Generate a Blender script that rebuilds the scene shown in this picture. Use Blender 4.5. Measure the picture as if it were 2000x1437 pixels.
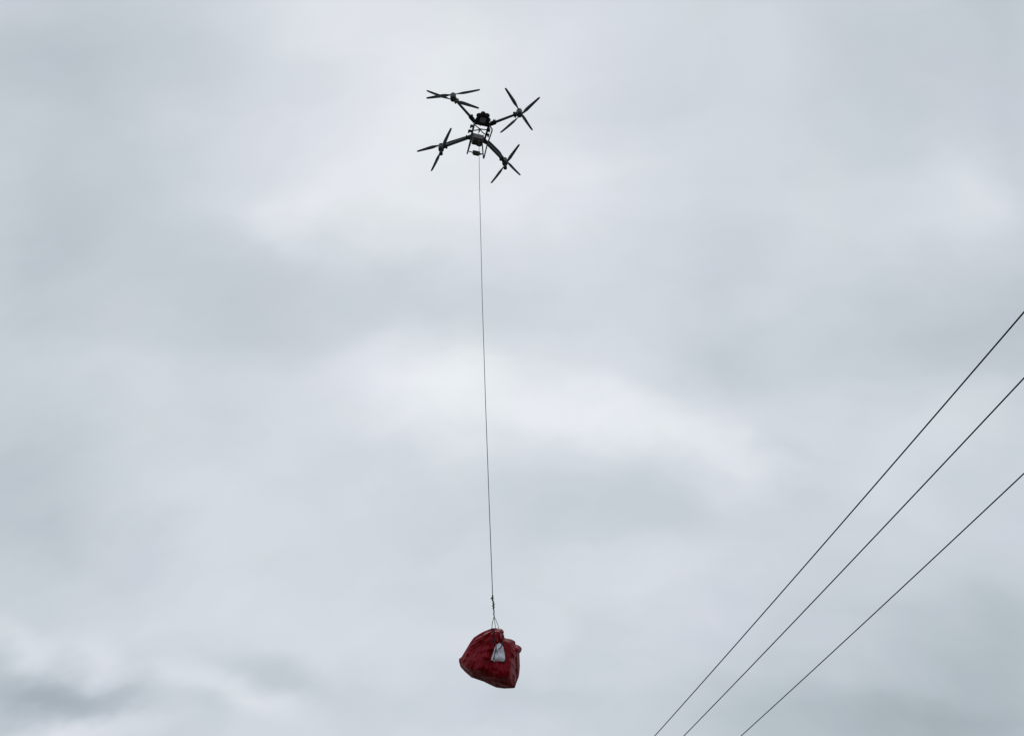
import bpy, bmesh, math, random
from mathutils import Vector, Matrix, noise

for o in list(bpy.data.objects):
    bpy.data.objects.remove(o)
scene = bpy.context.scene
COL = scene.collection
random.seed(7)

# ----------------------------------------------------------------- measured layout (metres, ground at z = 0)
# camera axes
CAM_PITCH = math.radians(45.0)
CAM_ROLL = math.radians(-3.7)
DRONE_POS = (-0.4349, 10.3154, 20.6349)
DRONE_YAW = 0.31599
HUB_X = 0.8632
HUB_Y = 0.7185
ROTOR_SEP = 0.1449
BLADE_ANGLES = [-0.414, -3.041, -2.382, -1.028, 2.578, -1.389, 0.62, -1.252]
WIRE_AZ = -0.23911
WIRES = [(6.6314, 0.00072, 0.00683, 7.701), (7.2505, 0.00072, 0.00919, 7.6492), (8.4619, 0.00072, 0.00524, 7.6801)]
HOOK_LOCAL = (-0.0256, 0.0148, -0.06)
HOOK = (-0.4638, 10.3215, 20.5749)
KNOT_A = (-0.4824, 10.3215, 7.3536)
KNOT_B = (-0.4731, 10.3215, 7.25)
SPLIT = (-0.471, 10.3215, 7.0785)
BAG_C = (-0.5439, 10.3215, 6.4761)
BAG_R = (0.99702, 0.06891, -0.03465)
BAG_U = (0.0607, -0.42375, 0.90374)
BAG_F = (-0.0476, 0.90315, 0.42667)
BAG_EDGES = {'left': [(0.0427, 0.3844), (0.0194, 0.3803), (-0.0282, 0.3661), (-0.0967, 0.3379), (-0.1597, 0.3036), (-0.2224, 0.2635), (-0.2657, 0.2055), (-0.2994, 0.1507), (-0.3452, 0.0763), (-0.3827, 0.0151), (-0.4126, -0.0046)], 'bottom': [(-0.4139, -0.0371), (-0.3936, -0.1057), (-0.3299, -0.1692), (-0.2455, -0.2373), (-0.162, -0.2645), (-0.0786, -0.2907), (-0.0057, -0.3245), (0.0879, -0.3632), (0.1916, -0.3758), (0.2744, -0.373), (0.3304, -0.3692)], 'right': [(0.3398, -0.3441), (0.3523, -0.3074), (0.37, -0.2687), (0.3858, -0.2279), (0.3954, -0.1597), (0.4008, -0.0912), (0.3979, -0.0125), (0.394, 0.0616), (0.4109, 0.0784), (0.4268, 0.1112), (0.4237, 0.131), (0.4006, 0.1559), (0.369, 0.1699), (0.3405, 0.1778)], 'top': [(0.3364, 0.2138), (0.3121, 0.2298), (0.2846, 0.2407), (0.2423, 0.2497), (0.1969, 0.2557), (0.1862, 0.2858), (0.1766, 0.3059), (0.1871, 0.3341), (0.1796, 0.3492), (0.1658, 0.3663), (0.1488, 0.3754), (0.1148, 0.3804), (0.083, 0.3834)]}
BAG_MID = (0.0332, -0.0125)
BAG_PATCH = [(0.0739, 0.1707), (0.097, 0.1777), (0.1212, 0.1887), (0.1423, 0.1807), (0.1624, 0.1678), (0.1751, 0.131), (0.1847, 0.0962), (0.1922, 0.0516), (0.1976, 0.0072), (0.1925, -0.0243), (0.1779, -0.0421), (0.1276, -0.0381), (0.0544, -0.042), (0.0313, -0.0283), (0.0093, -0.0243), (0.0205, 0.0121), (0.0327, 0.0467), (0.0471, 0.0863), (0.0615, 0.1309)]
BAG_PATCH_MID = (0.1009, 0.0566)
CREASE_A = [(0.0301, 0.3712), (0.0466, 0.2958), (0.0545, 0.2256), (0.074, 0.1558)]
CREASE_R = [(0.3374, 0.1758), (0.3403, 0.0467), (0.3443, -0.101), (0.3503, -0.2473)]
CORD_L = [(0.0258, 0.3803), (0.0435, 0.2857), (0.061, 0.2056), (0.0793, 0.1458), (0.0662, 0.0665), (0.0458, -0.0106)]
CORD_R = [(0.1809, 0.2958), (0.1769, 0.2257), (0.1561, 0.1608), (0.1373, 0.131), (0.1079, 0.1101)]
CORD_S = [(0.3353, 0.2108), (0.3414, 0.0665), (0.3454, -0.0912), (0.3493, -0.257)]
TOPS = [(0.0215, 0.3803), (0.0724, 0.3803), (0.1169, 0.3804)]
HEM = [(-0.404, -0.0125), (-0.3101, -0.1155), (-0.1532, -0.1478), (-0.0067, -0.2199), (0.1599, -0.2521), (0.3367, -0.2783)]
SKY_BASE = 0.831
CLOUD_MASSES = [
    (-0.010, 0.222, -3.083, 0.104, 0.056, 0.045),
    (-0.157, 0.287, -3.022, 0.014, 0.008, 0.050),
    (-0.122, 0.286, -3.023, 0.019, 0.008, 0.040),
    (-0.061, 0.303, -3.046, 0.078, 0.025, 0.035),
    (0.008, 0.279, -3.083, 0.077, 0.055, 0.030),
    (-0.060, 0.417, -2.945, 0.056, 0.030, 0.050),
    (0.025, 0.443, -3.008, 0.087, 0.028, 0.055),
    (0.112, 0.467, -2.914, 0.079, 0.021, 0.050),
    (0.179, 0.481, -2.962, 0.044, 0.010, 0.025),
    (-0.094, 0.181, -2.604, 0.022, 0.014, 0.020),
    (0.289, 0.290, 2.650, 0.024, 0.016, 0.035),
    (0.223, 0.318, 3.102, 0.062, 0.033, 0.020),
    (0.083, 0.576, 3.130, 0.097, 0.024, 0.015),
    (0.305, 0.441, 2.375, 0.040, 0.017, 0.030),
    (0.166, 0.229, 1.613, 0.046, 0.021, 0.020),
    (-0.359, 0.539, 0.845, 0.028, 0.008, 0.060),
    (-0.317, 0.571, 0.878, 0.023, 0.009, 0.055),
    (-0.304, 0.560, -2.677, 0.021, 0.014, 0.025),
    (-0.277, 0.597, -2.653, 0.015, 0.011, 0.030),
    (-0.229, 0.634, -2.607, 0.028, 0.010, 0.045),
    (-0.370, 0.601, -2.722, 0.047, 0.006, 0.075),
    (-0.295, 0.353, -2.871, 0.038, 0.013, 0.025),
    (-0.169, 0.602, -2.589, 0.049, 0.019, 0.020),
    (-0.285, 0.623, -2.628, 0.023, 0.007, 0.020),
    (-0.136, 0.345, -2.993, 0.095, 0.033, -0.055),
    (-0.262, 0.275, -2.949, 0.056, 0.025, -0.025),
    (-0.245, 0.189, 2.145, 0.056, 0.042, -0.070),
    (-0.200, 0.190, 1.467, 0.028, 0.026, -0.020),
    (-0.304, 0.307, 1.940, 0.042, 0.030, -0.045),
    (-0.035, 0.383, -3.055, 0.040, 0.016, -0.020),
    (0.025, 0.512, -3.099, 0.071, 0.018, -0.020),
    (0.112, 0.517, -2.996, 0.058, 0.020, -0.020),
    (0.213, 0.502, -3.069, 0.032, 0.011, -0.040),
    (0.197, 0.473, -2.860, 0.029, 0.007, -0.030),
    (0.244, 0.219, -3.035, 0.060, 0.042, -0.050),
    (0.084, 0.244, -3.094, 0.041, 0.024, -0.025),
    (0.145, 0.359, 1.154, 0.018, 0.017, -0.025),
    (0.154, 0.409, 3.102, 0.021, 0.015, -0.030),
    (0.308, 0.373, 3.016, 0.059, 0.037, -0.065),
    (0.310, 0.264, 1.338, 0.090, 0.013, -0.030),
    (-0.350, 0.451, 1.587, 0.043, 0.036, -0.060),
    (-0.337, 0.475, -2.739, 0.019, 0.011, -0.025),
    (-0.283, 0.501, -2.797, 0.031, 0.016, -0.030),
    (-0.374, 0.561, -2.517, 0.044, 0.015, -0.095),
    (-0.326, 0.589, -2.546, 0.040, 0.013, -0.085),
    (-0.343, 0.557, -2.637, 0.014, 0.009, -0.040),
    (-0.297, 0.570, 1.562, 0.017, 0.009, -0.030),
    (-0.263, 0.628, -2.776, 0.015, 0.008, -0.040),
    (-0.203, 0.616, -2.657, 0.036, 0.009, -0.045),
    (-0.035, 0.663, -3.130, 0.093, 0.018, -0.035),
    (0.348, 0.626, 2.790, 0.097, 0.054, -0.115),
    (0.237, 0.676, 2.962, 0.086, 0.026, -0.070),
    (0.190, 0.625, 2.302, 0.062, 0.022, -0.030)]

# ----------------------------------------------------------------- camera
def camera_axes(pitch, roll):
    cp, sp = math.cos(pitch), math.sin(pitch)
    r = Vector((1, 0, 0)); u = Vector((0, -sp, cp)); f = Vector((0, cp, sp))
    c, s = math.cos(roll), math.sin(roll)
    return c*r + s*u, -s*r + c*u, f

cr, cu, cf = camera_axes(CAM_PITCH, CAM_ROLL)
cam_data = bpy.data.cameras.new('camera')
cam_data.sensor_fit = 'HORIZONTAL'
cam_data.sensor_width = 36.0
cam_data.lens = 36.0*1570.0/2000.0
cam_data.clip_start = 0.05
cam_data.clip_end = 8000.0
cam = bpy.data.objects.new('camera', cam_data)
cam.matrix_world = Matrix(((cr.x, cu.x, -cf.x, 0.0), (cr.y, cu.y, -cf.y, 0.0), (cr.z, cu.z, -cf.z, 1.6), (0, 0, 0, 1)))
COL.objects.link(cam)
scene.camera = cam

# ----------------------------------------------------------------- world: overcast cloud layer over a Nishita sky
SUN_ELEV, SUN_AZ = math.radians(62), math.radians(-8)      # azimuth from +Y towards +X
world = bpy.data.worlds.new('World')
scene.world = world
world.use_nodes = True
wt = world.node_tree
wt.nodes.clear()

def wn(kind, **kw):
    n = wt.nodes.new(kind)
    for k, v in kw.items():
        setattr(n, k, v)
    return n
def link(a, b):
    wt.links.new(a, b)
def wmath(op, a, b=None, c=None, clamp=False):
    n = wn('ShaderNodeMath', operation=op); n.use_clamp = clamp
    for i, v in enumerate((a, b, c)):
        if v is None: continue
        if isinstance(v, (int, float)): n.inputs[i].default_value = v
        else: link(v, n.inputs[i])
    return n.outputs[0]
def wvec(op, a, b=None):
    n = wn('ShaderNodeVectorMath', operation=op)
    for i, v in enumerate((a, b)):
        if v is None: continue
        if isinstance(v, tuple): n.inputs[i].default_value = v
        else: link(v, n.inputs[i])
    return n.outputs['Value'] if op in ('DOT_PRODUCT', 'LENGTH') else n.outputs['Vector']
def wnoise(vec, scale, detail=4.0, rough=0.5):
    n = wn('ShaderNodeTexNoise', noise_dimensions='2D')
    n.inputs['Scale'].default_value = scale
    n.inputs['Detail'].default_value = detail
    n.inputs['Roughness'].default_value = rough
    link(vec, n.inputs['Vector'])
    return n
def srgb(r, g, b):
    f = lambda c: c/12.92 if c <= 0.04045 else ((c+0.055)/1.055)**2.4
    return (f(r), f(g), f(b), 1.0)

geo = wn('ShaderNodeTexCoord').outputs['Generated']
sep = wn('ShaderNodeSeparateXYZ'); link(geo, sep.inputs[0])
dz = wmath('ADD', wmath('MAXIMUM', sep.outputs[2], -0.5), 1.0)      # angle-preserving map of the sky dome
comb = wn('ShaderNodeCombineXYZ')
link(wmath('DIVIDE', sep.outputs[0], dz), comb.inputs[0])
link(wmath('DIVIDE', sep.outputs[1], dz), comb.inputs[1])
layer = comb.outputs[0]                                    # position on the dome, isotropic everywhere
# the layer's edges are torn by two scales of turbulence
drawn = wvec('MULTIPLY', layer, (0.8, 1.35, 1.0))          # the wind draws the cloud out a little
w1 = wnoise(drawn, 7.0, 2.0).outputs['Color']
w2 = wnoise(drawn, 26.0, 3.0, 0.5).outputs['Color']
def centred(col, amt):
    s = wvec('SUBTRACT', col, (0.5, 0.5, 0.5))
    return wvec('MULTIPLY', s, (amt, amt, 0.0))
warped = wvec('ADD', wvec('ADD', layer, centred(w1, 0.055)), centred(w2, 0.026))

acc = None
for cx, cy, ang, s1, s2, amp in CLOUD_MASSES:
    m = wn('ShaderNodeMapping', vector_type='TEXTURE')
    m.inputs['Location'].default_value = (cx, cy, 0)
    m.inputs['Rotation'].default_value = (0, 0, ang)
    m.inputs['Scale'].default_value = (s1, s2, 1)
    link(warped, m.inputs['Vector'])
    d2 = wvec('DOT_PRODUCT', m.outputs[0], m.outputs[0])
    g = wmath('EXPONENT', wmath('MULTIPLY', d2, -0.5))
    acc = wmath('MULTIPLY_ADD', g, amp, acc if acc is not None else 0.0)

n_big = wnoise(drawn, 5.0, 3.0, 0.45).outputs[0]
n_mid = wnoise(wvec('MULTIPLY', warped, (0.75, 1.45, 1.0)), 14.0, 4.0, 0.48).outputs[0]
lum = wmath('ADD', acc, SKY_BASE)
lum = wmath('MULTIPLY_ADD', wmath('SUBTRACT', n_big, 0.5), 0.07, lum)
lum = wmath('MULTIPLY_ADD', wmath('SUBTRACT', n_mid, 0.5), 0.06, lum)
fac = wn('ShaderNodeMapRange'); fac.inputs['From Min'].default_value = 0.60; fac.inputs['From Max'].default_value = 0.94
link(lum, fac.inputs['Value'])
ramp = wn('ShaderNodeValToRGB')
ramp.color_ramp.interpolation = 'LINEAR'
els = ramp.color_ramp.elements
els[0].position = 0.0;  els[0].color = srgb(0.575, 0.612, 0.638)
els[1].position = 1.0;  els[1].color = srgb(0.930, 0.945, 0.965)
e = els.new(0.32); e.color = srgb(0.694, 0.733, 0.761)
e = els.new(0.62); e.color = srgb(0.800, 0.828, 0.857)
e = els.new(0.82); e.color = srgb(0.870, 0.886, 0.911)
link(fac.outputs[0], ramp.inputs[0])
# faint drift of hue between lilac-grey and green-grey, as wet cloud shows
n_tint = wnoise(layer, 11.0, 3.0).outputs[0]
tint = wn('ShaderNodeMix', data_type='RGBA', blend_type='MIX')
link(n_tint, tint.inputs['Factor'])
tint.inputs['A'].default_value = (1.012, 0.99, 1.022, 1)
tint.inputs['B'].default_value = (0.982, 1.012, 0.978, 1)
mul = wn('ShaderNodeMix', data_type='RGBA', blend_type='MULTIPLY')
mul.inputs['Factor'].default_value = 1.0
link(ramp.outputs[0], mul.inputs['A']); link(tint.outputs['Result'], mul.inputs['B'])

sky = wn('ShaderNodeTexSky', sky_type='NISHITA')
sky.sun_disc = False
sky.sun_elevation = SUN_ELEV
sky.sun_rotation = SUN_AZ
bg_sky = wn('ShaderNodeBackground'); bg_sky.inputs['Strength'].default_value = 0.08
link(sky.outputs[0], bg_sky.inputs['Color'])
bg_cloud = wn('ShaderNodeBackground'); bg_cloud.inputs['Strength'].default_value = 1.0
link(mul.outputs['Result'], bg_cloud.inputs['Color'])
mixs = wn('ShaderNodeMixShader'); mixs.inputs[0].default_value = 0.97   # nearly full cloud cover
link(bg_sky.outputs[0], mixs.inputs[1]); link(bg_cloud.outputs[0], mixs.inputs[2])
wout = wn('ShaderNodeOutputWorld'); link(mixs.outputs[0], wout.inputs[0])

sun_data = bpy.data.lights.new('sun', 'SUN')
sun_data.energy = 0.7
sun_data.angle = math.radians(20)
sun_data.color = (1.0, 0.97, 0.93)
sun = bpy.data.objects.new('sun', sun_data)
sd = Vector((math.sin(SUN_AZ)*math.cos(SUN_ELEV), math.cos(SUN_AZ)*math.cos(SUN_ELEV), math.sin(SUN_ELEV)))
sun.rotation_euler = sd.to_track_quat('Z', 'Y').to_euler()
sun.location = (0, 0, 40)
COL.objects.link(sun)

world.cycles.sampling_method = 'MANUAL'
world.cycles.sample_map_resolution = 256
scene.view_settings.view_transform = 'Standard'
scene.view_settings.look = 'None'
scene.view_settings.exposure = 0.0
scene.view_settings.gamma = 1.0
scene.view_settings.use_curve_mapping = False

# ----------------------------------------------------------------- materials
def material(name, color, rough=0.5, metal=0.0, spec=0.5, var=0.0, vscale=20.0, bump=0.0, bscale=120.0, second=None):
    m = bpy.data.materials.new(name); m.use_nodes = True
    nt = m.node_tree; b = nt.nodes['Principled BSDF']
    b.inputs['Roughness'].default_value = rough
    b.inputs['Metallic'].default_value = metal
    b.inputs['Specular IOR Level'].default_value = spec
    tc = nt.nodes.new('ShaderNodeTexCoord')
    nz = nt.nodes.new('ShaderNodeTexNoise'); nz.inputs['Scale'].default_value = vscale; nz.inputs['Detail'].default_value = 6
    nt.links.new(tc.outputs['Object'], nz.inputs['Vector'])
    cr_ = nt.nodes.new('ShaderNodeValToRGB')
    c2 = second or tuple(min(1, c*(1+var)) for c in color)
    cr_.color_ramp.elements[0].position = 0.3; cr_.color_ramp.elements[0].color = tuple(c*(1-var) for c in color)+(1,)
    cr_.color_ramp.elements[1].position = 0.7; cr_.color_ramp.elements[1].color = tuple(c2)+(1,)
    nt.links.new(nz.outputs[0], cr_.inputs[0]); nt.links.new(cr_.outputs[0], b.inputs['Base Color'])
    if bump:
        n2 = nt.nodes.new('ShaderNodeTexNoise'); n2.inputs['Scale'].default_value = bscale; n2.inputs['Detail'].default_value = 4
        nt.links.new(tc.outputs['Object'], n2.inputs['Vector'])
        bp = nt.nodes.new('ShaderNodeBump'); bp.inputs['Strength'].default_value = bump; bp.inputs['Distance'].default_value = 0.01
        nt.links.new(n2.outputs[0], bp.inputs['Height']); nt.links.new(bp.outputs[0], b.inputs['Normal'])
    return m

MAT = {
    'carbon': material('carbon_fibre', (0.040, 0.050, 0.066), 0.42, var=0.25, vscale=30),
    'blade': material('grey_composite_blade', (0.085, 0.105, 0.135), 0.45, var=0.2, vscale=12),
    'black': material('black_plastic', (0.012, 0.016, 0.019), 0.68, spec=0.3, var=0.3, vscale=25, bump=0.1),
    'olive': material('olive_black_metal', (0.026, 0.027, 0.017), 0.48, var=0.35, vscale=18),
    'yellow': material('dull_yellow_band', (0.16, 0.13, 0.02), 0.55, var=0.3),
    'panel': material('grey_panel_plastic', (0.20, 0.20, 0.23), 0.5, var=0.2, vscale=14),
    'rubber': material('hose_rubber', (0.030, 0.034, 0.042), 0.6, var=0.2),
    'rope': material('teal_grey_rope', (0.055, 0.075, 0.080), 0.8, var=0.35, vscale=60, bump=0.4, bscale=300),
    'cord': material('dark_green_cord', (0.050, 0.062, 0.050), 0.8, var=0.35, vscale=60, bump=0.4, bscale=300),
    'steel': material('galvanised_steel', (0.18, 0.19, 0.19), 0.45, metal=0.8, var=0.2),
    'wire': material('weathered_black_cable', (0.010, 0.018, 0.030), 0.7, spec=0.25, var=0.3, vscale=3),
    'patch': material('white_plastic_sheet', (0.56, 0.56, 0.63), 0.45, var=0.12, vscale=9, bump=0.2, bscale=40),
    'concrete': material('pole_concrete', (0.34, 0.33, 0.31), 0.85, var=0.15, vscale=6, bump=0.2, bscale=60),
    'ceramic': material('brown_ceramic', (0.10, 0.045, 0.025), 0.25, var=0.1),
    'ground': material('grassy_earth', (0.13, 0.122, 0.105), 0.95, var=0.3, vscale=0.35, bump=0.5, bscale=6, second=(0.10, 0.112, 0.075)),
}

# ----------------------------------------------------------------- mesh helpers
def make(name, bm, mat, parent=None, smooth=False):
    me = bpy.data.meshes.new(name)
    bmesh.ops.recalc_face_normals(bm, faces=bm.faces)
    bm.to_mesh(me); bm.free()
    if smooth:
        for p_ in me.polygons: p_.use_smooth = True
    me.materials.append(MAT[mat] if isinstance(mat, str) else mat)
    o = bpy.data.objects.new(name, me)
    COL.objects.link(o)
    if parent: o.parent = parent
    return o

def frame_of(t):
    t = t.normalized()
    a = Vector((0, 0, 1)) if abs(t.z) < 0.9 else Vector((1, 0, 0))
    x = t.cross(a).normalized()
    return x, t.cross(x).normalized()

def add_tube(bm, pts, radii, seg=8, cap=True):
    pts = [Vector(p_) for p_ in pts]
    if isinstance(radii, (int, float)): radii = [radii]*len(pts)
    rings = []; x = None
    for i, p_ in enumerate(pts):
        t = (pts[min(i+1, len(pts)-1)] - pts[max(i-1, 0)]).normalized()
        if x is None: x, y = frame_of(t)
        else:
            x = (x - t*x.dot(t)).normalized(); y = t.cross(x)
        rings.append([bm.verts.new(p_ + radii[i]*(math.cos(2*math.pi*k/seg)*x + math.sin(2*math.pi*k/seg)*y)) for k in range(seg)])
    for a, b in zip(rings, rings[1:]):
        for k in range(seg):
            bm.faces.new((a[k], a[(k+1) % seg], b[(k+1) % seg], b[k]))
    if cap:
        bm.faces.new(rings[0][::-1]); bm.faces.new(rings[-1])
    return bm

def add_lathe(bm, prof, centre=(0, 0, 0), seg=24, lobes=0, amp=0.0):
    c = Vector(centre); rings = []
    for r, z in prof:
        ring = []
        for k in range(seg):
            a = 2*math.pi*k/seg
            rr = r*(1 + amp*abs(math.cos(lobes*a/2)) - amp*0.5) if lobes else r
            ring.append(bm.verts.new(c + Vector((rr*math.cos(a), rr*math.sin(a), z))))
        rings.append(ring)
    for a, b in zip(rings, rings[1:]):
        for k in range(seg):
            bm.faces.new((a[k], a[(k+1) % seg], b[(k+1) % seg], b[k]))
    bm.faces.new(rings[0][::-1]); bm.faces.new(rings[-1])
    return bm

def add_box(bm, centre, size, bevel=0.0, taper=(1, 1), rotz=0.0, shift=(0, 0)):
    """box whose lower face is scaled by taper and moved by shift"""
    hx, hy, hz = (s/2 for s in size)
    M3 = Matrix.Rotation(rotz, 3, 'Z'); c = Vector(centre)
    v = []
    for z in (-1, 1):
        for x, y in ((-1, -1), (1, -1), (1, 1), (-1, 1)):
            tx, ty = taper if z < 0 else (1, 1)
            sx, sy = shift if z < 0 else (0, 0)
            v.append(bm.verts.new(c + M3 @ Vector((x*hx*tx+sx, y*hy*ty+sy, z*hz))))
    fs = [bm.faces.new([v[i] for i in q]) for q in ((3, 2, 1, 0), (4, 5, 6, 7), (0, 1, 5, 4), (1, 2, 6, 5), (2, 3, 7, 6), (3, 0, 4, 7))]
    if bevel:
        es = {e_ for f_ in fs for e_ in f_.edges}
        bmesh.ops.bevel(bm, geom=list(es), offset=bevel, segments=2, affect='EDGES', profile=0.5)
    return bm

def smooth_path(pts, n=8):
    """Catmull-Rom through the points"""
    P = [Vector(p_) for p_ in pts]
    P = [2*P[0]-P[1]] + P + [2*P[-1]-P[-2]]
    out = []
    for i in range(1, len(P)-2):
        a, b, c, d = P[i-1:i+3]
        for k in range(n):
            t = k/n
            out.append(0.5*((2*b) + (c-a)*t + (2*a-5*b+4*c-d)*t*t + (3*b-a-3*c+d)*t**3))
    out.append(P[-2])
    return out

def rounded_path(pts, r=0.06, n=6):
    """polyline with rounded corners"""
    P = [Vector(p_) for p_ in pts]; out = [P[0]]
    for a, b, c in zip(P, P[1:], P[2:]):
        p0 = b + (a-b).normalized()*r; p1 = b + (c-b).normalized()*r
        for k in range(n+1):
            t = k/n
            out.append((1-t)**2*p0 + 2*t*(1-t)*b + t*t*p1)
    out.append(P[-1])
    return out

def tag(o, label, cat, group=None, kind=None):
    if label: o['label'] = label
    if cat: o['category'] = cat
    if group: o['group'] = group
    if kind: o['kind'] = kind
    return o

def empty(name, loc, rz=0.0):
    o = bpy.data.objects.new(name, None)
    o.location = loc; o.rotation_euler = (0, 0, rz); o.empty_display_size = 0.2
    COL.objects.link(o)
    return o

# ----------------------------------------------------------------- ground, far below the frame
bm = bmesh.new()
N = 40
def gx(i):
    s = (i/N*2-1); return math.copysign(abs(s)**2.2, s)*3000
gv = [[bm.verts.new((gx(i), gx(j), 0.10*noise.noise(Vector((gx(i)*0.02, gx(j)*0.02, 0))) if abs(gx(i))+abs(gx(j)) > 60 else 0.0)) for j in range(N+1)] for i in range(N+1)]
for i in range(N):
    for j in range(N):
        bm.faces.new((gv[i][j], gv[i+1][j], gv[i+1][j+1], gv[i][j+1]))
ground = make('ground', bm, 'ground', smooth=True)
tag(ground, 'open ground of earth and short grass stretching to the horizon', None, kind='structure')

# ----------------------------------------------------------------- overhead wires and the poles that carry them
WD = Vector((math.sin(WIRE_AZ), math.cos(WIRE_AZ), 0)); WNV = Vector((math.cos(WIRE_AZ), -math.sin(WIRE_AZ), 0))
T0, T1 = -46.0, 40.0
def wire_point(w, t):
    off, k, s, h = w
    return WNV*off + WD*t + Vector((0, 0, h + s*t + k*t*t))
wire_labels = ['black overhead wire on the side of the three nearest the hanging red bag',
               'black overhead wire strung between two other black wires',
               'black overhead wire farthest from the red bag, across the wider gap']
for w, lab in zip(WIRES, wire_labels):
    bm = bmesh.new()
    n = 90
    add_tube(bm, [wire_point(w, T0 + (T1-T0)*i/n) for i in range(n+1)], 0.0086, 8)
    o = make('power_line', bm, 'wire', smooth=True)
    tag(o, lab, 'wire', 'overhead wires strung side by side')

def utility_pole(t, label):
    base = WNV*7.78 + WD*t
    zs = [wire_point(w, t).z for w in WIRES]
    zc = min(zs) - 0.22
    root = empty('utility_pole', base)
    tag(root, label, 'pole', 'poles carrying the overhead wires')
    bm = bmesh.new(); add_lathe(bm, [(0.17, -0.3), (0.165, 0), (0.11, zc+0.35), (0.10, zc+0.36)], seg=16)
    make('pole_shaft', bm, 'concrete', root, True)
    a = WNV*(6.45-7.78); b = WNV*(8.65-7.78)
    bm = bmesh.new()
    mid = (a+b)/2
    add_box(bm, (mid.x + WD.x*-0.16, mid.y + WD.y*-0.16, zc), ((b-a).length, 0.09, 0.11), 0.006, rotz=math.atan2(WNV.y, WNV.x))
    make('crossarm', bm, 'steel', root)
    for w, z in zip(WIRES, zs):
        q = WNV*(w[0]-7.78) - WD*0.16
        bm = bmesh.new()
        add_tube(bm, [q + Vector((0, 0, zc)), q + Vector((0, 0, z-0.14))], 0.012, 8)
        pin = make('insulator_pin', bm, 'steel', root)
        bm = bmesh.new()
        add_lathe(bm, [(0.025, -0.17), (0.06, -0.15), (0.045, -0.11), (0.065, -0.10), (0.045, -0.05), (0.04, -0.02), (0.025, -0.002)], q + Vector((0, 0, z)), 16)
        make('insulator', bm, 'ceramic', pin, True)
utility_pole(T1-0.0, 'grey concrete pole with steel crossarm carrying the three black wires')
utility_pole(T0+0.0, 'grey concrete pole with steel crossarm carrying the three black wires')

# ----------------------------------------------------------------- the drone
drone = empty('cargo_drone', DRONE_POS, DRONE_YAW)
tag(drone, 'black four-armed cargo drone with stacked twin rotors hovering under grey cloud', 'drone')

# --- body: a scalloped hood over one end, an open middle, a deep tapered box at the other
bm = bmesh.new()
add_lathe(bm, [(0.06, -0.055), (0.125, -0.05), (0.168, -0.02), (0.182, 0.03), (0.165, 0.07), (0.105, 0.10), (0.03, 0.105)],
          (0.004, -0.325, 0.0), 84, lobes=7, amp=0.24)
hood = make('hood', bm, 'black', drone, True)
bm = bmesh.new()
add_box(bm, (0.0, -0.325, -0.045), (0.15, 0.13, 0.05), 0.015)
make('underside_plate', bm, 'panel', hood)
bm = bmesh.new()
add_box(bm, (0.0, -0.225, -0.005), (0.50, 0.085, 0.075), 0.018)
make('cross_beam', bm, 'black', drone)
bm = bmesh.new()
add_box(bm, (-0.002, 0.235, -0.015), (0.43, 0.13, 0.11), 0.022)
make('cross_beam', bm, 'black', drone)
bm = bmesh.new()
add_box(bm, (-0.012, 0.195, -0.15), (0.315, 0.19, 0.30), 0.018, taper=(0.84, 0.80), shift=(-0.012, 0.006))
box = make('equipment_box', bm, 'olive', drone)
bm = bmesh.new()
add_box(bm, (-0.014, 0.096, -0.125), (0.285, 0.012, 0.20), 0.005, taper=(0.9, 1), shift=(-0.008, 0.01))
make('access_panel', bm, 'panel', box)
for sx in (-1, 1):
    for sz in (-0.045, -0.205):
        bm = bmesh.new()
        add_tube(bm, [(-0.014 + sx*0.12, 0.100, sz), (-0.014 + sx*0.12, 0.084, sz)], 0.009, 8)
        make('latch', bm, 'black', box)
bm = bmesh.new()
add_box(bm, (0.03, 0.245, -0.305), (0.10, 0.07, 0.03), 0.008)
make('underside_plate', bm, 'black', box)

for s in (-1, 1):
    bm = bmesh.new()
    add_tube(bm, [(s*0.185, -0.24, -0.02), (s*0.183, 0.02, -0.035), (s*0.178, 0.26, -0.03)], 0.026, 10)
    rail = make('side_rail', bm, 'black', drone, True)
    spots = ((-0.085, 0.252), (0.062, 0.272)) if s < 0 else ((-0.085, 0.235), (0.055, 0.245))
    for y, x in spots:
        bm = bmesh.new()
        add_box(bm, (s*(0.175+x)/2, y, -0.02), (x-0.165, 0.056, 0.05), 0.008)
        add_box(bm, (s*x, y+0.012, -0.028), (0.038, 0.084, 0.06), 0.008)
        make('mount_bracket', bm, 'black', rail)
bm = bmesh.new()
add_tube(bm, [(-0.19, -0.155, -0.005), (0.19, -0.165, -0.005)], 0.0155, 8)
make('frame_bar', bm, 'black', drone, True)
# straps crossing the open middle, meeting above the hook
hk = Vector(HOOK_LOCAL)
cx_ = Vector((hk.x+0.012, hk.y-0.075, hk.z+0.03))
for a in ((-0.18, -0.135, 0.0), (0.182, -0.07, 0.0), (-0.185, 0.035, 0.0), (0.178, 0.075, 0.0)):
    a = Vector(a)
    bm = bmesh.new()
    midp = (a+cx_)/2 + Vector((0, 0.012 if a.y > 0 else -0.004, -0.02))
    add_tube(bm, smooth_path([a, midp, cx_], 6), 0.0145, 8)
    make('lifting_strap', bm, 'rubber', drone, True)
bm = bmesh.new()
add_tube(bm, smooth_path([cx_ + Vector((0, 0, 0.012)), (cx_+hk)/2 + Vector((0.004, 0, 0)), hk + Vector((0, 0, -0.03))], 5), [0.02, 0.017, 0.013, 0.012, 0.015, 0.019, 0.021, 0.020, 0.019, 0.017, 0.014], 10)
make('cargo_hook', bm, 'black', drone, True)

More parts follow.
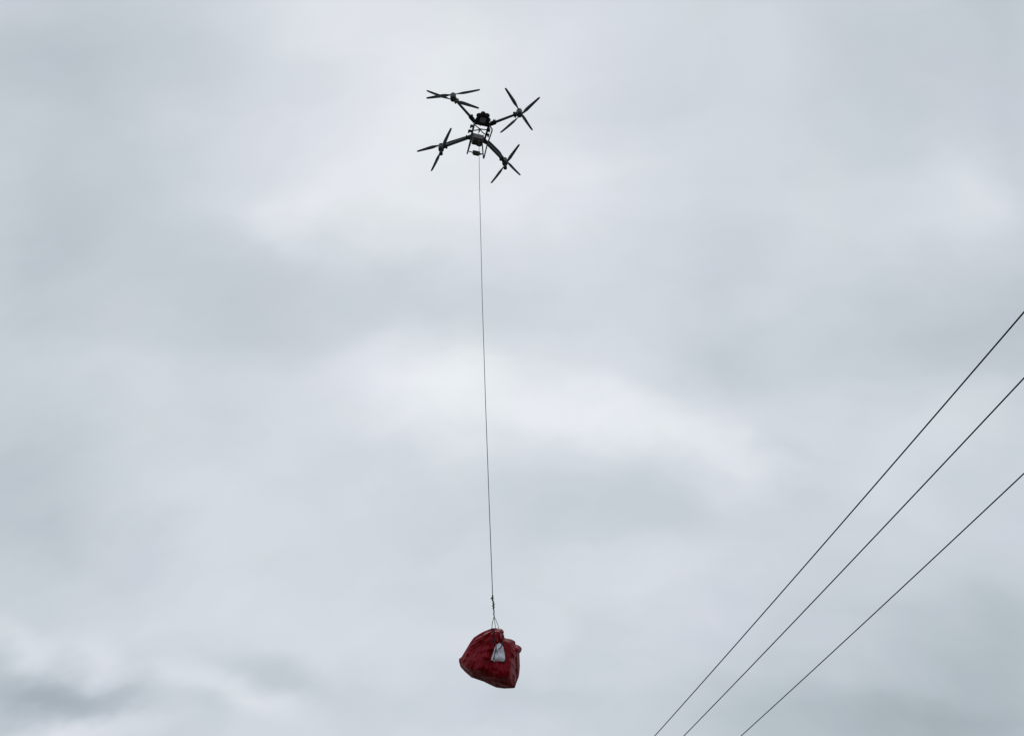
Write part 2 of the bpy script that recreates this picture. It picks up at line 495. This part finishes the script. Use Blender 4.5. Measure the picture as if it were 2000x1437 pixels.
# --- hanging cable loop beside one rail, antenna stubs, small fittings
bm = bmesh.new()
add_tube(bm, smooth_path([(0.19, -0.19, -0.02), (0.225, -0.13, -0.06), (0.215, -0.07, -0.07), (0.185, -0.06, -0.04)], 6), 0.012, 8)
make('hose', bm, 'rubber', drone, True)
for x, y in ((-0.315, -0.345), (0.32, -0.36)):
    bm = bmesh.new()
    add_tube(bm, [(x, y, 0.02), (x*1.01, y-0.004, 0.10)], [0.008, 0.005], 8)
    make('antenna', bm, 'black', drone, True)

# --- landing skids: two bent tubes, a cross tube and a radar pod
for s in (-1, 1):
    bm = bmesh.new()
    path = rounded_path([(s*0.18, -0.225, -0.02), (s*0.236, -0.315, -0.43), (s*0.226, 0.515, -0.45), (s*0.150, 0.285, -0.05)], 0.075, 7)
    if s > 0:
        path = rounded_path([(0.18, -0.225, -0.02), (0.243, -0.325, -0.43), (0.213, 0.10, -0.44), (0.226, 0.545, -0.455), (0.132, 0.285, -0.05)], 0.085, 7)
    add_tube(bm, path, 0.0172, 10)
    make('landing_skid', bm, 'carbon', drone, True)
bm = bmesh.new()
add_tube(bm, [(-0.232, 0.40, -0.44), (-0.08, 0.42, -0.425), (0.09, 0.43, -0.40), (0.198, 0.435, -0.345)], 0.0135, 8)
bar = make('skid_crossbar', bm, 'carbon', drone, True)
bm = bmesh.new()
add_box(bm, (0.005, 0.425, -0.425), (0.205, 0.10, 0.115), 0.014, taper=(0.72, 0.8), shift=(-0.01, 0.0))
pod = make('radar_pod', bm, 'olive', drone)
bm = bmesh.new()
add_tube(bm, [(0.09, 0.428, -0.418), (0.155, 0.432, -0.385)], [0.03, 0.012], 10)
make('pod_clamp', bm, 'black', pod, True)

# --- propeller blade: tapered, twisted, thin aerofoil
def blade_mesh(hand):
    bm = bmesh.new()
    L = 0.685; n = 16; rings = []
    for i in range(n+1):
        t = i/n; r = 0.035 + (L-0.035)*t
        if t < 0.36: chord = 0.030 + 0.056*(0.5-0.5*math.cos(t/0.36*math.pi))
        else: chord = 0.086 - 0.040*((t-0.36)/0.64)**1.1
        if t > 0.97: chord *= 0.72
        tw = math.radians(24 - 17*min(1, t*1.15))*hand
        th = 0.011*(1-0.6*t)
        sweep = 0.006*math.sin(math.pi*t)*hand
        flap = 0.028*t*t
        ring = []
        for cx, cz in ((-0.5, 0), (-0.25, 0.75), (0.1, 1.0), (0.5, 0.1), (0.1, -0.35), (-0.25, -0.35)):
            x, z = cx*chord*hand, cz*th/2
            ring.append(bm.verts.new((r, sweep + x*math.cos(tw) - z*math.sin(tw)*0, flap + x*math.sin(tw) + z)))
        rings.append(ring)
    for a, b in zip(rings, rings[1:]):
        for k in range(6):
            bm.faces.new((a[k], a[(k+1) % 6], b[(k+1) % 6], b[k]))
    bm.faces.new(rings[0][::-1]); bm.faces.new(rings[-1])
    bmesh.ops.recalc_face_normals(bm, faces=bm.faces)
    me = bpy.data.meshes.new('propeller_blade'); bm.to_mesh(me); bm.free()
    for p_ in me.polygons: p_.use_smooth = True
    me.materials.append(MAT['blade'])
    return me
blade_up, blade_down = blade_mesh(1), blade_mesh(-1)

hubs = [(-1, -1), (1, -1), (-1, 1), (1, 1)]
roots = [(-0.215, -0.235), (0.215, -0.240), (-0.165, 0.215), (0.165, 0.235)]
for k, ((sx, sy), (rx, ry)) in enumerate(zip(hubs, roots)):
    hx, hy = sx*HUB_X, sy*HUB_Y
    root = Vector((rx, ry, 0.0)); tip = Vector((hx, hy, 0.0)); d = (tip-root).normalized()
    bm = bmesh.new()
    rad = 0.033 if sy < 0 else 0.039
    add_tube(bm, [root, root.lerp(tip, 0.5), tip - d*0.10, tip], [rad*1.12, rad, rad*0.95, rad*0.95], 12)
    arm = make('arm', bm, 'carbon', drone, True)
    ang = math.atan2(d.y, d.x)
    bm = bmesh.new()
    c = root + d*(0.085 if sy < 0 else 0.03)
    add_box(bm, c, (0.15, 0.098, 0.09), 0.016, rotz=ang)
    make('hinge_clamp', bm, 'black', arm)
    bm = bmesh.new()
    side = Vector((-d.y, d.x, 0))*(0.05 if sx*sy > 0 else -0.05)*(1 if sy < 0 else -1)
    c2 = root + d*0.12 + side
    add_tube(bm, [c2 + Vector((0, 0, -0.03)), c2 + Vector((0, 0, 0.05))], [0.022, 0.018], 10)
    make('clamp_knob', bm, 'black', arm, True)
    # rotor unit: mount block, two motors, two propellers
    bm = bmesh.new()
    c = tip - d*0.055
    add_box(bm, c, (0.19, 0.105, 0.10), 0.018, taper=(0.85, 0.8), rotz=ang)
    add_lathe(bm, [(0.055, -0.075), (0.075, -0.06), (0.075, 0.06), (0.055, 0.075)], tip, 20)
    rotor = make('rotor_mount', bm, 'olive', drone)
    bm = bmesh.new()
    c = tip - d*0.135
    add_box(bm, c, (0.045, 0.125, 0.115), 0.01, rotz=ang)
    make('mount_collar', bm, 'yellow' if k == 0 else 'black', rotor)
    for ud in (1, -1):
        z0 = ud*0.055; z1 = ud*(ROTOR_SEP-0.005)
        bm = bmesh.new()
        prof = [(0.052, z0), (0.070, z0+ud*0.012), (0.073, z1-ud*0.03), (0.058, z1-ud*0.008), (0.03, z1)]
        if ud < 0: prof = prof[::-1]
        add_lathe(bm, prof, tip, 24)
        make('motor', bm, 'black', rotor, False)
        bm = bmesh.new()
        cap = [(0.040, z1-ud*0.006), (0.042, z1+ud*0.018), (0.030, z1+ud*0.034), (0.010, z1+ud*0.040)]
        if ud < 0: cap = cap[::-1]
        add_lathe(bm, cap, tip, 20)
        make('propeller_hub', bm, 'black', rotor, True)
        a0 = BLADE_ANGLES[2*k + (0 if ud > 0 else 1)]
        for q in (0, 1):
            b = bpy.data.objects.new('propeller_blade', blade_up if ud > 0 else blade_down)
            b.location = (tip.x, tip.y, z1 + ud*0.010)
            b.rotation_euler = (0, 0, a0 + q*math.pi)
            COL.objects.link(b); b.parent = rotor
    if sy > 0:
        bm = bmesh.new()
        add_lathe(bm, [(0.020, -0.345), (0.047, -0.33), (0.050, -0.27), (0.032, -0.24), (0.028, -0.15)], tip, 18)
        make('spray_nozzle', bm, 'black', rotor, True)

# ----------------------------------------------------------------- tether rope
hookw = Vector(HOOK); ka, kb, sp = Vector(KNOT_A), Vector(KNOT_B), Vector(SPLIT)
bm = bmesh.new()
n = 60; pts = []
for i in range(n+1):
    t = i/n
    q = hookw.lerp(ka, t)
    bow = math.sin(math.pi*t)
    pts.append(q + Vector((-0.028*bow + 0.004*noise.noise(Vector((t*9, 0, 0))), 0.006*noise.noise(Vector((t*7, 5, 0))), 0)))
add_tube(bm, pts, 0.0056, 8)
rope = make('tether_rope', bm, 'rope', smooth=True)
tag(rope, 'long thin grey rope hanging from the drone down to the red bag', 'rope')
def knot(bm, a, b, r, seed, turns=3.0, n=40):
    ax = (b-a).normalized(); x, y = frame_of(ax); pts = []
    for i in range(n+1):
        t = i/n; ang = 2*math.pi*turns*t + seed
        rr = r*(0.35 + 0.65*math.sin(math.pi*t))*(0.8 + 0.35*noise.noise(Vector((t*6, seed, 0))))
        pts.append(a.lerp(b, t) + rr*(math.cos(ang)*x + math.sin(ang)*y))
    add_tube(bm, pts, 0.0075, 6)
for a, b, r, sd_ in ((ka + Vector((0, 0, 0.05)), ka + Vector((0, 0, -0.05)), 0.014, 1.0), (kb + Vector((0, 0, 0.05)), kb + Vector((0, 0, -0.06)), 0.016, 4.0)):
    bm = bmesh.new(); knot(bm, a, b, r, sd_)
    add_tube(bm, [a, a.lerp(b, 0.5), b], 0.0085, 8)
    make('knot', bm, 'cord', rope, True)
bm = bmesh.new()
add_tube(bm, smooth_path([ka + Vector((0, 0, 0.02)), ka + Vector((-0.018, -0.004, 0.004)), ka + Vector((-0.026, -0.006, -0.012))], 5), 0.0065, 6)
make('rope_tail', bm, 'cord', rope, True)
bm = bmesh.new(); 
add_tube(bm, [ka, ka.lerp(kb, 0.5), kb, kb.lerp(sp, 0.5), sp], 0.0065, 8)
knot(bm, kb, sp, 0.006, 2.0, turns=2.5)
make('twisted_strands', bm, 'cord', rope, True)

# ----------------------------------------------------------------- cargo bag
BC, BR, BU, BF = Vector(BAG_C), Vector(BAG_R), Vector(BAG_U), Vector(BAG_F)
base = Vector((BC.x, BC.y, BC.z-0.40))
bag = empty('cargo_bag', base)
tag(bag, 'bulky dark red tarpaulin bag with a white patch hanging on cords', 'bag')
def bag_point(a, b, c):
    return BC + a*BR + b*BU + c*BF - base

edge_sets = {k: [Vector((x, y)) for x, y in v] for k, v in BAG_EDGES.items()}
loop = []
for k in ('left', 'bottom', 'right', 'top'):
    loop += edge_sets[k]
nxt = {'left': 'bottom', 'bottom': 'right', 'right': 'top', 'top': 'left'}
chains = {k: edge_sets[k] + [edge_sets[nxt[k]][0]] for k in edge_sets}
def seg_dist(p_, a, b):
    ab = b-a; t = max(0, min(1, (p_-a).dot(ab)/max(ab.length_squared, 1e-12)))
    return (p_-a-ab*t).length
def chain_dist(p_, ch):
    return min(seg_dist(p_, a, b) for a, b in zip(ch, ch[1:]))
V2 = lambda l: [Vector(q) for q in l]
creaseA, creaseR, hem = V2(CREASE_A), V2(CREASE_R), V2(HEM)
gather = Vector(TOPS[1])
def softmin(vals, k):
    m = min(vals)
    return m - k*math.log(sum(math.exp(-(v-m)/k) for v in vals))
def fold(a, b, s, seed):
    return noise.noise(Vector((a*s, b*s, seed)))
def bag_depth(p_, front):
    d = {k: chain_dist(p_, chains[k]) for k in chains}
    dmin = min(d.values())
    x, y = p_.x, p_.y
    if front:
        vals = [0.245 - 0.40*y + 0.05*x, 2.1*d['bottom'] + 0.004, 2.3*d['right'], 1.15*d['left'] + 0.01, 1.5*d['top']]
        h = softmin([v+0.05 for v in vals], 0.036) - 0.05 + 0.012*min(1, dmin/0.05)
        h = max(h, 0.0) if dmin > 1e-6 else 0.0
        env = min(1, dmin/0.05)
        # pleats running down from the gathered neck
        v = p_ - gather; rr = v.length; th = math.atan2(v.x, -v.y)
        pl = math.sin(th*11 + 3.0*fold(x, y, 2.5, 3)) + 0.6*math.sin(th*19+1.0 + 2.0*fold(x, y, 3, 9))
        h += env*0.019*pl*math.exp(-rr/0.32)*min(1, rr/0.03)
        # slack dents, sharpened into creases
        h += env*0.042*(fold(x, y, 4.5, 1) - 0.4*abs(fold(x, y, 8.0, 2)))
        r1 = 1-abs(fold(x*0.8+y*0.5, y*1.4, 6.5, 6))*2.2
        h += env*0.020*max(0, r1)
        h += env*0.006*fold(x, y, 19, 7)
        # crisp tarpaulin crinkles: long ridges pulled towards the neck
        h += env*0.016*max(0, 1 - 3.2*abs(fold(rr*2.2, th*3.2, 2.6, 21)))
        h -= env*0.012*max(0, 1 - 3.5*abs(fold(x*1.1, y*0.8, 9.0, 33)))
        # deep fold beside the neck, the bunched neck itself, the seam along one side, the hem
        h -= env*0.045*math.exp(-(chain_dist(p_, creaseA)/0.012)**2)
        nb = Vector((x-(gather.x+0.035), (y-(gather.y-0.10))*0.55))
        h += env*0.055*math.exp(-(nb.length/0.055)**2)
        h -= env*0.022*math.exp(-(chain_dist(p_, creaseR)/0.010)**2)
        h += env*0.010*math.exp(-(chain_dist(p_, hem)/0.014)**2)
    else:
        vals = [0.22 + 0.10*y, 1.3*d['bottom'], 1.6*d['right'], 1.3*d['left'], 1.5*d['top']]
        h = softmin([v+0.05 for v in vals], 0.03) - 0.05
        h = max(h, 0.0) if dmin > 1e-6 else 0.0
        h += min(1, dmin/0.05)*0.03*fold(x, y, 5, 11)
    return h

# resample the outline, then fill it with shrinking rings
per = [(a, b) for a, b in zip(loop, loop[1:] + loop[:1])]
tot = sum((b-a).length for a, b in per); NO = 190; outl = []
acc_l = 0; ii = 0
for q in range(NO):
    s = tot*q/NO
    while acc_l + (per[ii][1]-per[ii][0]).length < s:
        acc_l += (per[ii][1]-per[ii][0]).length; ii += 1
    a, b = per[ii]
    outl.append(a.lerp(b, (s-acc_l)/max((b-a).length, 1e-9)))
mid2 = Vector(BAG_MID); NRG = 46
bm = bmesh.new()
def sheet(front, ring0):
    rings = [ring0]; sgn = -1 if front else 1
    for j in range(1, NRG):
        f_ = (1-j/NRG)**1.0
        f_ = 1-(j/NRG)**1.35
        ring = []
        for q in outl:
            p_ = mid2.lerp(q, f_)
            ring.append(bm.verts.new(bag_point(p_.x, p_.y, sgn*bag_depth(p_, front))))
        rings.append(ring)
    for a, b in zip(rings, rings[1:]):
        for k in range(NO):
            bm.faces.new((a[k], a[(k+1) % NO], b[(k+1) % NO], b[k]))
    c = bm.verts.new(bag_point(mid2.x, mid2.y, sgn*bag_depth(mid2, front)))
    for k in range(NO):
        bm.faces.new((rings[-1][k], rings[-1][(k+1) % NO], c))
ring0 = [bm.verts.new(bag_point(q.x, q.y, 0)) for q in outl]
sheet(True, ring0); sheet(False, ring0)

mred = material('dark_red_tarpaulin', (0.205, 0.0020, 0.0045), 0.40, spec=0.09, var=0.3, vscale=5, bump=0.15, bscale=70, second=(0.22, 0.003, 0.014))
make('bag_body', bm, mred, bag, True)

# white patch lying on the front
patch = V2(BAG_PATCH); pm = Vector(BAG_PATCH_MID)
bm = bmesh.new(); rings = []
for j in range(9):
    f_ = 1 - j/9
    rings.append([bm.verts.new(bag_point(q.x, q.y, -bag_depth(q, True) - 0.011 - 0.010*(1-f_) - 0.012*fold(q.x*1.5, q.y*0.5, 26, 4))) for q in [pm.lerp(e_, f_) for e_ in patch]])
for a, b in zip(rings, rings[1:]):
    for k in range(len(a)):
        bm.faces.new((a[k], a[(k+1) % len(a)], b[(k+1) % len(a)], b[k]))
bm.faces.new(rings[-1])
bmesh.ops.recalc_face_normals(bm, faces=bm.faces)
pt_o = make('white_patch', bm, 'patch', bag, True)
pt_o['label'] = 'white plastic patch on the red bag'
sol = pt_o.modifiers.new('thickness', 'SOLIDIFY'); sol.thickness = 0.006; sol.offset = 0

# cords: three from the rope to the neck, two running down over the patch, one down the side seam
spl = sp - base
for i, top_spot in enumerate(TOPS):
    q = Vector(top_spot)
    e0 = bag_point(q.x, q.y, -0.012 + 0.012*i)
    bm = bmesh.new()
    midp = spl.lerp(e0, 0.5) + Vector((0.006*(i-1), 0, 0))
    add_tube(bm, smooth_path([spl, midp, e0, e0 + Vector((0, 0, -0.03))], 6), 0.0052 if i == 0 else 0.0040, 6)
    make('sling_cord', bm, 'cord', bag, True)
for cl, r in ((CORD_L, 0.0075), (CORD_R, 0.0085), (CORD_S, 0.0035)):
    bm = bmesh.new()
    pts = []
    for q in smooth_path([Vector((x, y, 0)) for x, y in cl], 8):
        p_ = Vector((q.x, q.y))
        pts.append(bag_point(q.x, q.y, -bag_depth(p_, True) - (0.020 if r > 0.005 else 0.002)))
    add_tube(bm, pts, r, 6)
    make('binding_cord', bm, 'rubber', bag, True)
